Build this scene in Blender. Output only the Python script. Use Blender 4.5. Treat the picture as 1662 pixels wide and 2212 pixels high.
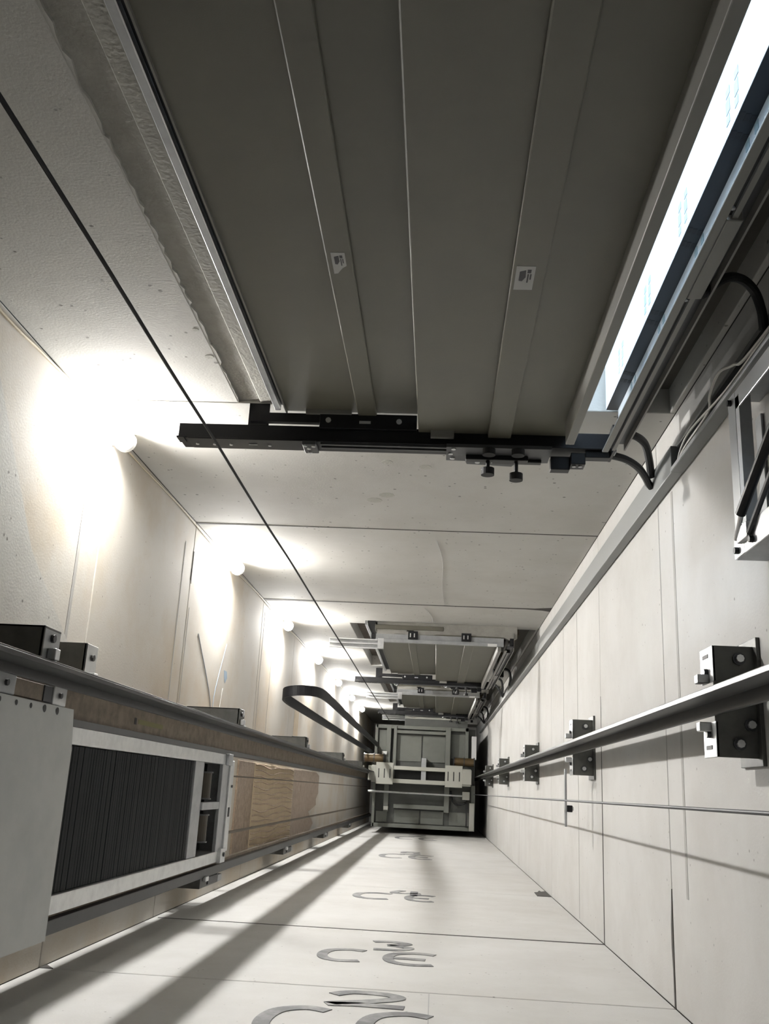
import bpy, bmesh, math, random
from mathutils import Vector, Matrix

# ------------------------------------------------------------------ scene
for o in list(bpy.data.objects):
    bpy.data.objects.remove(o, do_unlink=True)
scene = bpy.context.scene
COL = scene.collection
random.seed(7)

# camera: held in the pit, looking up the shaft (world z up, origin at the lens)
cam_d = bpy.data.cameras.new('camera')
cam = bpy.data.objects.new('camera', cam_d)
COL.objects.link(cam)
RIGHT = Vector((0.9974, -0.0491, 0.0524))
DOWN = Vector((0.0320, 0.9572, 0.2878))
FWD = Vector((-0.0642, -0.2854, 0.9563)).normalized()
RIGHT = (RIGHT - FWD * RIGHT.dot(FWD)).normalized()
DOWN = FWD.cross(RIGHT)
cam.matrix_world = Matrix(((RIGHT.x, -DOWN.x, -FWD.x, 0), (RIGHT.y, -DOWN.y, -FWD.y, 0),
                           (RIGHT.z, -DOWN.z, -FWD.z, 0), (0, 0, 0, 1)))
cam_d.sensor_fit = 'HORIZONTAL'
cam_d.sensor_width = 36.0
cam_d.lens = 36.0 * 2010.9 / 1662.0
cam_d.clip_start = 0.02
cam_d.clip_end = 100
scene.camera = cam

# world: closed shaft, nothing outside
wd = bpy.data.worlds.new('world')
scene.world = wd
wd.use_nodes = True
wd.node_tree.nodes['Background'].inputs[0].default_value = (0.02, 0.02, 0.02, 1)
wd.node_tree.nodes['Background'].inputs[1].default_value = 0.0

LAMP = 980.0          # radiance of the shaft bulbs
LANDING = 18.0        # radiance of the landing lamp
vs = scene.view_settings
vs.view_transform = 'Standard'
vs.look = 'None'
vs.gamma = 1.0
vs.use_curve_mapping = False
vs.exposure = 1.65

# ------------------------------------------------------------------ materials
MATS = {}


def mat(name, col, rough=0.6, metal=0.0, spec=0.5, noise=None, bump=0.0, bscale=60.0, emit=None, wear=None):
    m = bpy.data.materials.new(name)
    m.use_nodes = True
    nt = m.node_tree
    b = nt.nodes['Principled BSDF']
    b.inputs['Base Color'].default_value = (*col, 1)
    b.inputs['Roughness'].default_value = rough
    b.inputs['Metallic'].default_value = metal
    b.inputs['Specular IOR Level'].default_value = spec
    tc = nt.nodes.new('ShaderNodeTexCoord')
    if noise:
        sc, c2, lo, hi = noise
        n = nt.nodes.new('ShaderNodeTexNoise')
        n.inputs['Scale'].default_value = sc
        n.inputs['Detail'].default_value = 6
        n.inputs['Roughness'].default_value = 0.65
        nt.links.new(tc.outputs['Object'], n.inputs['Vector'])
        r = nt.nodes.new('ShaderNodeMapRange')
        r.inputs[1].default_value = lo
        r.inputs[2].default_value = hi
        nt.links.new(n.outputs['Fac'], r.inputs[0])
        mx = nt.nodes.new('ShaderNodeMix')
        mx.data_type = 'RGBA'
        mx.inputs[6].default_value = (*col, 1)
        mx.inputs[7].default_value = (*c2, 1)
        nt.links.new(r.outputs[0], mx.inputs[0])
        out = mx.outputs[2]
        if wear:                       # small dark pits / specks
            ws, wc, wt = wear
            v = nt.nodes.new('ShaderNodeTexVoronoi')
            v.inputs['Scale'].default_value = ws
            v.inputs['Randomness'].default_value = 1.0
            n2 = nt.nodes.new('ShaderNodeTexNoise')
            n2.inputs['Scale'].default_value = 9.0
            nt.links.new(tc.outputs['Object'], n2.inputs['Vector'])
            nt.links.new(tc.outputs['Object'], v.inputs['Vector'])
            ad = nt.nodes.new('ShaderNodeMath')
            ad.operation = 'MULTIPLY_ADD'
            ad.inputs[1].default_value = 0.35
            nt.links.new(n2.outputs['Fac'], ad.inputs[0])
            nt.links.new(v.outputs['Distance'], ad.inputs[2])
            r2 = nt.nodes.new('ShaderNodeMapRange')
            r2.inputs[1].default_value = wt
            r2.inputs[2].default_value = wt + 0.06
            r2.inputs[3].default_value = 1.0
            r2.inputs[4].default_value = 0.0
            nt.links.new(ad.outputs[0], r2.inputs[0])
            mx2 = nt.nodes.new('ShaderNodeMix')
            mx2.data_type = 'RGBA'
            nt.links.new(out, mx2.inputs[6])
            mx2.inputs[7].default_value = (*wc, 1)
            nt.links.new(r2.outputs[0], mx2.inputs[0])
            out = mx2.outputs[2]
        nt.links.new(out, b.inputs['Base Color'])
    if bump:
        n3 = nt.nodes.new('ShaderNodeTexNoise')
        n3.inputs['Scale'].default_value = bscale
        n3.inputs['Detail'].default_value = 5
        nt.links.new(tc.outputs['Object'], n3.inputs['Vector'])
        bp = nt.nodes.new('ShaderNodeBump')
        bp.inputs['Strength'].default_value = bump
        bp.inputs['Distance'].default_value = 0.004
        nt.links.new(n3.outputs['Fac'], bp.inputs['Height'])
        nt.links.new(bp.outputs['Normal'], b.inputs['Normal'])
    if emit:
        b.inputs['Emission Color'].default_value = (*emit[0], 1)
        b.inputs['Emission Strength'].default_value = emit[1]
    MATS[name] = m
    return m


mat('concrete', (0.52, 0.515, 0.50), 0.85, noise=(3.0, (0.455, 0.445, 0.425), 0.38, 0.72), bump=0.10, bscale=160,
    wear=(30.0, (0.25, 0.24, 0.225), 0.19))
mat('concrete_warm', (0.50, 0.475, 0.43), 0.85, noise=(1.7, (0.44, 0.37, 0.275), 0.44, 0.68), bump=0.10, bscale=160,
    wear=(30.0, (0.27, 0.24, 0.2), 0.18))
mat('concrete_front', (0.48, 0.475, 0.45), 0.85, noise=(2.5, (0.42, 0.41, 0.38), 0.40, 0.72), bump=0.12, bscale=150,
    wear=(24.0, (0.17, 0.16, 0.145), 0.225))
mat('joint', (0.06, 0.055, 0.05), 0.95)
mat('mortar', (0.43, 0.42, 0.38), 0.9, noise=(14.0, (0.36, 0.35, 0.315), 0.35, 0.7), bump=0.3, bscale=120)
mat('mortar_band', (0.37, 0.36, 0.33), 0.95, noise=(14.0, (0.29, 0.28, 0.255), 0.35, 0.7), bump=0.4, bscale=120)
mat('putty', (0.38, 0.37, 0.355), 0.9, noise=(8, (0.32, 0.31, 0.295), .4, .7))
mat('brown_fill', (0.20, 0.145, 0.10), 0.95, noise=(30.0, (0.33, 0.25, 0.18), 0.35, 0.68), bump=0.9, bscale=120)
mat('sand_render', (0.50, 0.40, 0.27), 0.95, noise=(12.0, (0.42, 0.33, 0.22), 0.35, 0.7), bump=0.6, bscale=90)
mat('pocket', (0.115, 0.095, 0.08), 0.95, noise=(20.0, (0.17, 0.14, 0.115), 0.35, 0.7), bump=0.8, bscale=60)
mat('floor', (0.30, 0.29, 0.27), 0.9, noise=(5.0, (0.22, 0.21, 0.19), 0.35, 0.7), bump=0.4)
mat('spray_paint', (0.14, 0.14, 0.145), 0.8, noise=(9.0, (0.36, 0.36, 0.35), 0.44, 0.72))
mat('pencil', (0.36, 0.355, 0.35), 0.9)
mat('chalk_blue', (0.28, 0.36, 0.46), 0.9)
mat('door_paint', (0.128, 0.121, 0.093), 0.42, 0.0, 0.5, noise=(4, (0.114, 0.108, 0.084), .4, .7), bump=0.06, bscale=400)
mat('grey_paint', (0.19, 0.185, 0.17), 0.45)
mat('car_paint', (0.18, 0.188, 0.168), 0.5, noise=(6, (0.155, 0.162, 0.145), .4, .7))
mat('car_plate', (0.10, 0.104, 0.096), 0.55, noise=(5, (0.08, 0.084, 0.077), .4, .7))
mat('sling', (0.40, 0.40, 0.355), 0.5)
mat('black_steel', (0.0055, 0.0055, 0.007), 0.4, 0.0, 0.35)
mat('dark_steel', (0.055, 0.056, 0.06), 0.4, 0.3)
mat('hanger_grey', (0.06, 0.062, 0.066), 0.45, 0.2)
mat('rail_steel', (0.020, 0.0195, 0.021), 0.42, 0.1, 0.4, noise=(18, (0.013, 0.0125, 0.013), .4, .7))
mat('rail_bright', (0.042, 0.041, 0.043), 0.35, 0.2, noise=(18, (0.022, 0.021, 0.022), .4, .7))
mat('rail_brown', (0.235, 0.19, 0.145), 0.65, 0.0, noise=(22, (0.13, 0.098, 0.07), .38, .7))
mat('tape_olive', (0.20, 0.19, 0.08), 0.7)
mat('bracket_steel', (0.10, 0.10, 0.092), 0.5, 0.3, noise=(20, (0.07, 0.07, 0.065), .4, .7))
mat('zinc', (0.62, 0.63, 0.63), 0.35, 0.75, noise=(22, (0.50, 0.51, 0.52), .4, .7))
mat('zinc_dull', (0.40, 0.41, 0.42), 0.5, 0.5, noise=(16, (0.32, 0.33, 0.34), .4, .7))
mat('aluminium', (0.66, 0.67, 0.68), 0.3, 0.8)
mat('guard_sheet', (0.43, 0.44, 0.43), 0.5, 0.2, noise=(5, (0.36, 0.375, 0.37), .4, .7))
mat('weight', (0.0045, 0.0052, 0.0068), 0.7, 0.0, 0.2, noise=(40, (0.007, 0.008, 0.010), .4, .7))
mat('brass', (0.11, 0.072, 0.03), 0.5, 0.3)
mat('pulley_dark', (0.03, 0.022, 0.012), 0.5, 0.2)
mat('rubber', (0.010, 0.010, 0.011), 0.6)
mat('cable_black', (0.008, 0.008, 0.010), 0.6, 0.0, 0.3)
mat('rope_steel', (0.035, 0.036, 0.04), 0.6, 0.0)
mat('rope_brown', (0.10, 0.075, 0.05), 0.6, 0.2)
mat('wire_white', (0.62, 0.61, 0.57), 0.6)
mat('wire_tan', (0.42, 0.35, 0.24), 0.7)
mat('trunking', (0.20, 0.205, 0.20), 0.5)
mat('plastic_white', (0.75, 0.75, 0.74), 0.5)
mat('sticker', (0.42, 0.42, 0.41), 0.6)
mat('ink', (0.07, 0.07, 0.075), 0.7)
mat('film', (0.72, 0.80, 0.88), 0.35, 0.0, 0.5)
mat('film_dark_reflection', (0.013, 0.017, 0.025), 0.4, 0.0, 0.3)  # dark reflection on the film, put into the base colour
mat('film_ink_reflection', (0.004, 0.006, 0.012), 0.6)  # print darkened to go with the painted reflection
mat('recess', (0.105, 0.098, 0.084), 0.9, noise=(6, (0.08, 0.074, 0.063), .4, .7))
mat('film_ink', (0.36, 0.50, 0.58), 0.6)
mat('wood', (0.11, 0.088, 0.055), 0.8, noise=(20, (0.075, 0.06, 0.04), .4, .7))
mat('landing_wall', (0.6, 0.62, 0.64), 0.8)
mat('bulb', (0.9, 0.9, 0.9), 0.4, emit=((1.0, 0.985, 0.955), LAMP))
mat('landing_diffuser', (0.9, 0.9, 0.9), 0.4, emit=((0.72, 0.86, 1.0), LANDING))

# ------------------------------------------------------------------ helpers
WORLD = {}


def bm_new():
    return bmesh.new()


def box(bm, x0, x1, y0, y1, z0, z1, bev=0.0):
    r = bmesh.ops.create_cube(bm, size=1.0)
    for v in r['verts']:
        v.co = Vector((x0 + (v.co.x + .5) * (x1 - x0), y0 + (v.co.y + .5) * (y1 - y0), z0 + (v.co.z + .5) * (z1 - z0)))
    if bev:
        es = list({e for v in r['verts'] for e in v.link_edges})
        bmesh.ops.bevel(bm, geom=es, offset=bev, segments=2, affect='EDGES', profile=0.5)
    return bm


def B(x0, x1, y0, y1, z0, z1, bev=0.0):
    return box(bm_new(), x0, x1, y0, y1, z0, z1, bev)


def cyl(bm, p, q, r, seg=14, r2=None):
    p = Vector(p)
    q = Vector(q)
    d = q - p
    rot = d.to_track_quat('Z', 'Y').to_matrix().to_4x4()
    m = Matrix.Translation((p + q) / 2) @ rot
    bmesh.ops.create_cone(bm, cap_ends=True, segments=seg, radius1=r, radius2=r if r2 is None else r2,
                          depth=d.length, matrix=m)
    return bm


def smooth_path(pts, n=8):
    pts = [Vector(p) for p in pts]
    out = []
    for i in range(len(pts) - 1):
        p0 = pts[max(i - 1, 0)]
        p1 = pts[i]
        p2 = pts[i + 1]
        p3 = pts[min(i + 2, len(pts) - 1)]
        for k in range(n):
            t = k / n
            out.append(0.5 * ((2 * p1) + (p2 - p0) * t + (2 * p0 - 5 * p1 + 4 * p2 - p3) * t * t +
                              (3 * p1 - p0 - 3 * p2 + p3) * t ** 3))
    out.append(pts[-1])
    return out


def sweep(bm, pts, prof, up=Vector((0, 1, 0))):
    """sweep a closed 2-d profile along pts"""
    rings = []
    n = len(pts)
    for i, p in enumerate(pts):
        t = (pts[min(i + 1, n - 1)] - pts[max(i - 1, 0)]).normalized()
        s = up.cross(t)
        if s.length < 1e-4:
            s = Vector((1, 0, 0)).cross(t)
        s.normalize()
        u = t.cross(s)
        rings.append([bm.verts.new(p + s * a + u * b) for a, b in prof])
    m = len(prof)
    for i in range(n - 1):
        for k in range(m):
            bm.faces.new((rings[i][k], rings[i][(k + 1) % m], rings[i + 1][(k + 1) % m], rings[i + 1][k]))
    bm.faces.new(rings[0][::-1])
    bm.faces.new(rings[-1])
    return bm


def tube(bm, pts, r, seg=8, up=Vector((0, 1, 0)), smooth=8):
    p = smooth_path(pts, smooth) if smooth else [Vector(q) for q in pts]
    return sweep(bm, p, [(r * math.cos(2 * math.pi * k / seg), r * math.sin(2 * math.pi * k / seg)) for k in range(seg)], up)


def prism(bm, poly, axis, a, b):
    """extrude a 2-d polygon along an axis; poly coords are the two other axes in x,y,z order"""
    def mk(u, v, w):
        return {'x': (w, u, v), 'y': (u, w, v), 'z': (u, v, w)}[axis]
    v0 = [bm.verts.new(mk(u, v, a)) for u, v in poly]
    v1 = [bm.verts.new(mk(u, v, b)) for u, v in poly]
    n = len(poly)
    bm.faces.new(v0)
    bm.faces.new(v1)
    for i in range(n):
        bm.faces.new((v0[i], v0[(i + 1) % n], v1[(i + 1) % n], v1[i]))
    return bm


def obj(name, bm, m, parent=None, label=None, smooth=False):
    bmesh.ops.recalc_face_normals(bm, faces=bm.faces[:])
    me = bpy.data.meshes.new(name)
    if parent is not None:
        org = WORLD[parent.name]
    else:
        xs = [v.co for v in bm.verts]
        lo = Vector((min(c.x for c in xs), min(c.y for c in xs), min(c.z for c in xs)))
        hi = Vector((max(c.x for c in xs), max(c.y for c in xs), max(c.z for c in xs)))
        org = Vector(((lo.x + hi.x) / 2, (lo.y + hi.y) / 2, lo.z))
    for v in bm.verts:
        v.co -= org
    bm.to_mesh(me)
    bm.free()
    me.materials.append(MATS[m])
    if smooth:
        for p in me.polygons:
            p.use_smooth = True
    o = bpy.data.objects.new(name, me)
    COL.objects.link(o)
    if parent is not None:
        o.parent = parent
        WORLD[o.name] = org.copy()
    else:
        o.location = org
        WORLD[o.name] = org.copy()
    if label:
        o['label'] = label
    return o


def thing(name, label, cat, loc, group=None, kind=None):
    o = bpy.data.objects.new(name, None)
    o.empty_display_size = 0.05
    COL.objects.link(o)
    o.location = loc
    WORLD[o.name] = Vector(loc)
    o['label'] = label
    o['category'] = cat
    if group:
        o['group'] = group
    if kind:
        o['kind'] = kind
    return o


def tag(o, label, cat, group=None, kind=None):
    o['label'] = label
    o['category'] = cat
    if group:
        o['group'] = group
    if kind:
        o['kind'] = kind
    return o


def struct(name, bm, m, label, cat):
    return tag(obj(name, bm, m), label, cat, kind='structure')


# ------------------------------------------------------------------ shaft shell
XL, XR, YF, YB = -1.07, 0.649, -1.067, 0.5145
ZP, ZT = -1.4, 16.0
ZS = [ZP, 0.95, 2.754, 3.831, 5.487, 6.785, 8.836, 10.7, 12.9, ZT]     # horizontal joints between the cast rings
G = 0.0035

struct('floor', B(XL - .2, XR + .2, YF - .2, YB + .2, ZP - .15, ZP), 'floor', 'bare grey concrete floor of the shaft pit', 'floor')
struct('ceiling', B(XL - .2, XR + .2, YF - .2, YB + .2, ZT, ZT + .15), 'concrete', 'concrete slab closing the top of the shaft', 'ceiling')
wl = struct('wall_left', B(XL - .20, XL - .022, YF - .2, YB + .2, ZP, ZT), 'joint', 'warm off-white concrete wall behind the counterweight', 'wall')
wr = struct('wall_right', B(XR + .022, XR + .20, YF - .2, YB + .2, ZP, ZT), 'joint', 'pale concrete wall carrying the single guide rail', 'wall')
wb = struct('wall_back', B(XL - .022, XR + .022, YB + .022, YB + .20, ZP, ZT), 'joint', 'pale concrete wall with grey sprayed marks', 'wall')

gaps = {2.754: .006, 3.831: .005, 5.487: .006, 6.785: .004, 8.836: .004}
for i in range(len(ZS) - 1):
    g0 = gaps.get(ZS[i], G)
    g1 = gaps.get(ZS[i + 1], G)
    z0 = ZS[i] + g0 / 2
    z1 = ZS[i + 1] - g1 / 2
    obj('wall_panel', B(XL - .022, XL, YF, YB, z0, z1, .003), 'concrete_warm', wl)
    obj('wall_panel', B(XR, XR + .022, YF, YB, z0, z1, .003), 'concrete', wr)
    obj('wall_panel', B(XL, XR, YB, YB + .022, z0, z1, .003), 'concrete', wb)

# front wall: pieces around the three landing openings, real thickness
wf = thing('wall_front', 'off-white concrete wall with the landing door openings', 'wall', (0, YF, ZP), kind='structure')
OPEN = [(-0.15, 2.50), (6.22, 8.42), (9.70, 11.98), (13.0, 15.3)]
OX0, OX1 = -0.612, 0.633
TH = 0.18


def fpanel(x0, x1, z0, z1, m='concrete_front', y0=YF - TH, y1=YF):
    return obj('wall_panel', B(x0, x1, y0, y1, z0, z1, .003), m, wf)


lev = sorted(set([ZP] + [a for ab in OPEN for a in ab] + [ZT]))
for a, b in zip(lev[:-1], lev[1:]):
    if (a, b) in OPEN:
        fpanel(XL, OX0, a, b)
        fpanel(OX1, XR, a, b)
    else:
        cuts = [a] + [z for z in ZS if a + .05 < z < b - .05 and z != 2.754] + [b]
        for c, d in zip(cuts[:-1], cuts[1:]):
            fpanel(XL, XR, c + G / 2, d - G / 2)
# dark backing that closes the joints and the upper openings
obj('wall_backing', B(XL, XR, YF - TH - .03, YF - TH, 2.5, ZT), 'pocket', wf)
obj('wall_backing', B(XL, OX0, YF - TH - .03, YF - TH, ZP, 2.5), 'pocket', wf)

# ragged chipped strip at the opening edge of the lowest landing
bm = bm_new()
z = -0.15
pts = []
rnd = random.Random(3)
while z < 2.5:
    pts.append((OX0 + rnd.uniform(-.002, .008), z))
    z += rnd.uniform(.012, .035)
poly = [(OX0 - .002, -0.15)] + pts + [(OX0 - .002, 2.5)]
prism(bm, poly, 'y', YF - .03, YF - .0005)
obj('chipped_edge', bm, 'concrete_front', wf)
obj('mortar_strip', B(OX0, -0.548, YF - .10, YF - .007, -0.15, 2.5), 'mortar_band', wf)
obj('mortar_strip', B(-0.548, -0.498, YF - .10, YF - .002, -0.15, 2.5, .002), 'mortar', wf)
# right-hand recess of every opening is closed by a set-back panel
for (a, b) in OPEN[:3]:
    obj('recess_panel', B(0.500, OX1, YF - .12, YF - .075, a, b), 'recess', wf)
for (a, b) in OPEN[1:3]:
    obj('recess_panel', B(OX0, -0.505, YF - .14, YF - .09, a, b), 'pocket', wf)

# chips and holes at joints
bm = bm_new()
prism(bm, [(XR - .001, 5.49), (XR - .001, 5.78), (XR - .03, 5.74), (XR - .035, 5.80), (XR - .055, 5.70), (XR - .075, 5.68), (XR - .078, 5.49)], 'y', YB - .002, YB + .004)
obj('broken_corner', bm, 'joint', wb)
bm = bm_new()
prism(bm, [(.22, 2.753), (.515, 2.750), (.515, 2.762), (.42, 2.764), (.37, 2.772), (.31, 2.770), (.26, 2.760)], 'x', XR - .0015, XR + .002)
obj('broken_joint', bm, 'joint', wr)
bm = bm_new()
prism(bm, [(-.40, 3.828), (-.20, 3.832), (.10, 3.836), (.515, 3.838), (.515, 3.826), (.1, 3.824), (-.3, 3.826)], 'x', XR - .0012, XR + .002)
obj('broken_joint', bm, 'joint', wr)
bm = bm_new()
prism(bm, [(-1.05, 3.828), (.649, 3.826), (.649, 3.846), (.2, 3.842), (-.5, 3.836), (-1.05, 3.834)], 'y', YB - .0012, YB + .002)
obj('broken_joint', bm, 'joint', wb)
bm = bm_new()
prism(bm, [(-1.068, 2.75), (-1.03, 2.752), (-1.045, 2.77), (-1.068, 2.80)], 'y', YB - .0015, YB + .002)
obj('broken_joint', bm, 'joint', wb)
bm = bm_new()
prism(bm, [(-.94, 3.834), (-.90, 3.836), (-.82, 3.832), (-.80, 3.842), (-.94, 3.842)], 'x', XL - .002, XL + .0015)
obj('broken_joint', bm, 'joint', wl)
bm = bm_new()
prism(bm, [(XL + .001, 3.826), (-.2, 3.830), (.649, 3.826), (.649, 3.836), (.3, 3.835), (-.6, 3.834), (XL + .001, 3.845)], 'y', YF - .002, YF + .0012)
obj('broken_joint', bm, 'joint', wf)
bm = bm_new()
prism(bm, [(XL + .001, 5.48), (0, 5.485), (.55, 5.47), (.648, 5.43), (.648, 5.55), (.6, 5.52), (.5, 5.50), (-.6, 5.50), (XL + .001, 5.53)], 'y', YF - .002, YF + .0012)
obj('broken_joint', bm, 'joint', wf)

# putty bands and pencil lines drawn on the walls
for z, w, y0, y1 in ((2.585, .020, -.86, .23), (4.46, .010, -.93, .5), (4.95, .006, -.9, .1)):
    obj('putty_line', B(XR - .0008, XR + .002, y0, y1, z - w / 2, z + w / 2), 'putty', wr)
obj('putty_line', B(XR - .0006, XR + .002, -.55, .5, 7.55, 7.562), 'pencil', wr)
obj('putty_line', B(XR - .0006, XR + .002, -.70, .5, 10.2, 10.215), 'pencil', wr)
for z, w, y0, y1 in ((2.60, .020, -.90, -.35), (3.70, .008, -.95, -.30), (3.86, .006, -.7, -.3), (5.56, .008, -1.0, -.3), (5.9, .006, -.9, -.3)):
    obj('putty_line', B(XL - .002, XL + .0008, y0, y1, z - w / 2, z + w / 2), 'putty', wl)
for pts in (((-.62, 4.05), (-.40, 4.35), (-.30, 4.42)), ((-.66, 4.62), (-.42, 4.47), (-.30, 4.45))):
    bm = bm_new()
    tube(bm, [(XL + .001, y, z) for y, z in pts], .0014, 4, smooth=4)
    obj('chalk_line', bm, 'chalk_blue', wl)
bm = bm_new()
tube(bm, [(XL + .001, -.44, 4.62), (XL + .001, -.30, 4.58)], .0016, 4, smooth=2)
obj('chalk_line', bm, 'pencil', wl)
bm = bm_new()
prism(bm, [(-.53, 4.62), (-.50, 4.63), (-.47, 4.66), (-.50, 4.70), (-.53, 4.68)], 'x', XL - .001, XL + .001)
obj('paint_spot', bm, 'chalk_blue', wl)
bm = bm_new()
prism(bm, [(-.905, 1.98), (-.55, 2.30), (-.36, 2.62), (-.30, 2.62), (-.30, 1.8), (-.6, 1.4)], 'x', XL - .002, XL + .0015)
obj('render_patch', bm, 'concrete_front', wl)

# rough filled strip of the left wall seen above the counterweight
obj('rough_fill', B(XL - .01, XL + .010, -.115, .37, 5.15, 5.60, .004), 'brown_fill', wl)
obj('sand_render', B(XL - .01, XL + .012, -.115, .36, 5.60, 7.18, .004), 'sand_render', wl)
obj('rough_fill', B(XL - .01, XL + .010, -.115, .37, 7.18, 7.60, .004), 'brown_fill', wl)
bm = bm_new()
poly = [(-.115, 7.60), (-.115, 8.55)]
rnd = random.Random(5)
for k in range(9):
    poly.append((-.09 + k * .05, 8.6 + rnd.uniform(-.15, .35) - .05 * k))
poly += [(.37, 8.3), (.37, 7.60)]
prism(bm, poly, 'x', XL - .01, XL + .010)
obj('rough_fill', bm, 'brown_fill', wl)
# wavy trowel ridges in the render, one joined relief
bm = bm_new()
rnd = random.Random(11)
for k in range(15):
    y = -.10 + k * .032
    a = rnd.uniform(.004, .011)
    ph = rnd.uniform(0, 6)
    pts = []
    for s in range(25):
        zz = 5.62 + s * (7.16 - 5.62) / 24
        pts.append(Vector((XL + .012, y + a * math.sin(zz * 5.2 + ph * .3) + .004 * math.sin(zz * 11 + ph), zz)))
    sweep(bm, pts, [(0.004, 0), (0, .005), (-.004, 0), (0, -.004)])
o = obj('trowel_ridges', bm, 'brown_fill', wl)
o['kind'] = 'stuff'
# rust run below a joint
obj('stain_strip', B(XL - .002, XL + .001, -.55, -.30, 7.05, 7.28), 'sand_render', wl)


# sprayed marks on the back wall: a digit above two round letters
def mark(strokes, x, z, sx, sz, w):
    for st in strokes:
        bm = bm_new()
        pts = smooth_path([(x + u * sx, YB - .002, z + v * sz) for u, v in st], 6)
        n = len(pts)
        L, R = [], []
        for i, p in enumerate(pts):
            t = (pts[min(i + 1, n - 1)] - pts[max(i - 1, 0)])
            nrm = Vector((-t.z, 0, t.x)).normalized() * w / 2
            L.append(bm.verts.new(p + nrm))
            R.append(bm.verts.new(p - nrm))
        for i in range(n - 1):
            bm.faces.new((L[i], L[i + 1], R[i + 1], R[i]))
        ex = bmesh.ops.extrude_face_region(bm, geom=bm.faces[:])
        for v in ex['geom']:
            if isinstance(v, bmesh.types.BMVert):
                v.co.y = YB + .002
        obj('sprayed_mark', bm, 'spray_paint', wb)


CC = [[(1, .93), (.6, 1), (.15, .85), (0, .5), (.12, .15), (.5, 0), (.95, .06)]]
EE = CC + [[(.12, .5), (.8, .47)]]
D2 = [[(0, .72), (.25, .98), (.7, .95), (.9, .7), (.55, .35), (.0, .02), (.4, .06), (1, .02)]]
D3 = [[(.05, .9), (.5, 1), (.9, .8), (.45, .55)], [(.45, .55), (.95, .35), (.7, .05), (.1, .0)]]
D4 = [[(.3, 1), (0, .45), (1, .5)], [(.75, .9), (.75, 0)]]
D5 = [[(1, .95), (.2, .95), (.1, .55), (.7, .6), (.9, .3), (.5, .0), (.0, .1)]]
for (zd, hd, xd, wd_, dig, zl, hl, xc, wc, xe, we, w) in (
        (2.545, .155, -.245, .185, D2, 2.20, .285, -.375, .135, -.145, .15, .040),
        (3.405, .175, -.205, .14, D3, 3.15, .215, -.345, .13, -.135, .15, .034),
        (5.12, .24, -.20, .14, D4, 4.90, .27, -.38, .17, -.12, .13, .040),
        (8.35, .35, -.27, .15, D5, 7.85, .45, -.42, .17, -.18, .17, .05),
        (11.6, .5, -.28, .18, D2, 10.9, .6, -.42, .18, -.15, .18, .05)):
    mark(dig, xd, zd, wd_, hd, w)
    mark(CC, xc, zl, wc, hl, w)
    mark(EE, xe, zl, we, hl, w)
bm = bm_new()
box(bm, -.0015, .0015, YB - .0005, YB + .001, 2.2, 2.75)
obj('crack', bm, 'pencil', wb)
bm = bm_new()
tube(bm, [(-.03, YF + .0005, 4.0), (.0, YF + .0005, 4.4), (.0, YF + .0005, 5.0), (.02, YF + .0005, 5.45)], .0007, 4)
obj('crack', bm, 'pencil', wf)
bm = bm_new()
tube(bm, [(-.10, YF + .0005, 5.6), (-.06, YF + .0005, 5.85), (-.055, YF + .0005, 6.05)], .0013, 4)
obj('crack', bm, 'pencil', wf)
for (x, z, r) in ((-.20, 2.98, .020), (-.07, 3.02, .022), (-.22, 3.35, .03), (-.27, 3.42, .03), (-.63, 2.2, .012), (-.63, 2.05, .008)):
    bm = bm_new()
    cyl(bm, (x, YF - .002, z), (x, YF + .0006, z), r, 9)
    obj('damp_spot', bm, 'mortar', wf)

# landing room behind the lowest door, lit by its own lamp
LY = -3.2
struct('floor_landing', B(-1.6, 1.6, LY, YF - TH, -.25, -.12), 'floor', 'landing floor behind the lowest door', 'floor')
struct('ceiling_landing', B(-1.6, 1.6, LY, YF - TH - .031, 2.75, 2.85), 'landing_wall', 'landing ceiling behind the lowest door', 'ceiling')
struct('wall_landing_left', B(-1.7, -1.6, LY, YF - TH - .031, -.25, 2.85), 'landing_wall', 'landing side wall behind the lowest door, left', 'wall')
struct('wall_landing_right', B(1.6, 1.7, LY, YF - TH - .031, -.25, 2.85), 'landing_wall', 'landing side wall behind the lowest door, right', 'wall')
struct('wall_landing_back', B(-1.7, 1.7, LY - .1, LY, -.25, 2.85), 'landing_wall', 'landing wall facing the lowest door', 'wall')
t = thing('landing_lamp', 'tall bluish white lamp on the landing behind the lowest door', 'lamp', (-1.0, LY + .02, .4))
obj('lamp_body', B(-1.35, -.65, LY + .01, LY + .03, .3, 2.3, .004), 'zinc_dull', t)
obj('diffuser', B(-1.32, -.68, LY + .03, LY + .04, .33, 2.27), 'landing_diffuser', t)

# ------------------------------------------------------------------ landing doors


def bolt(x, y, z, r, axis, parent, m='zinc', name='bolt', h=.006):
    bm = bm_new()
    d = {'y': (0, h, 0), '-z': (0, 0, -h), '-x': (-h, 0, 0), 'x': (h, 0, 0)}[axis]
    cyl(bm, (x, y, z), (x + d[0], y + d[1], z + d[2]), r, 8)
    return obj(name, bm, m, parent)


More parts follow.
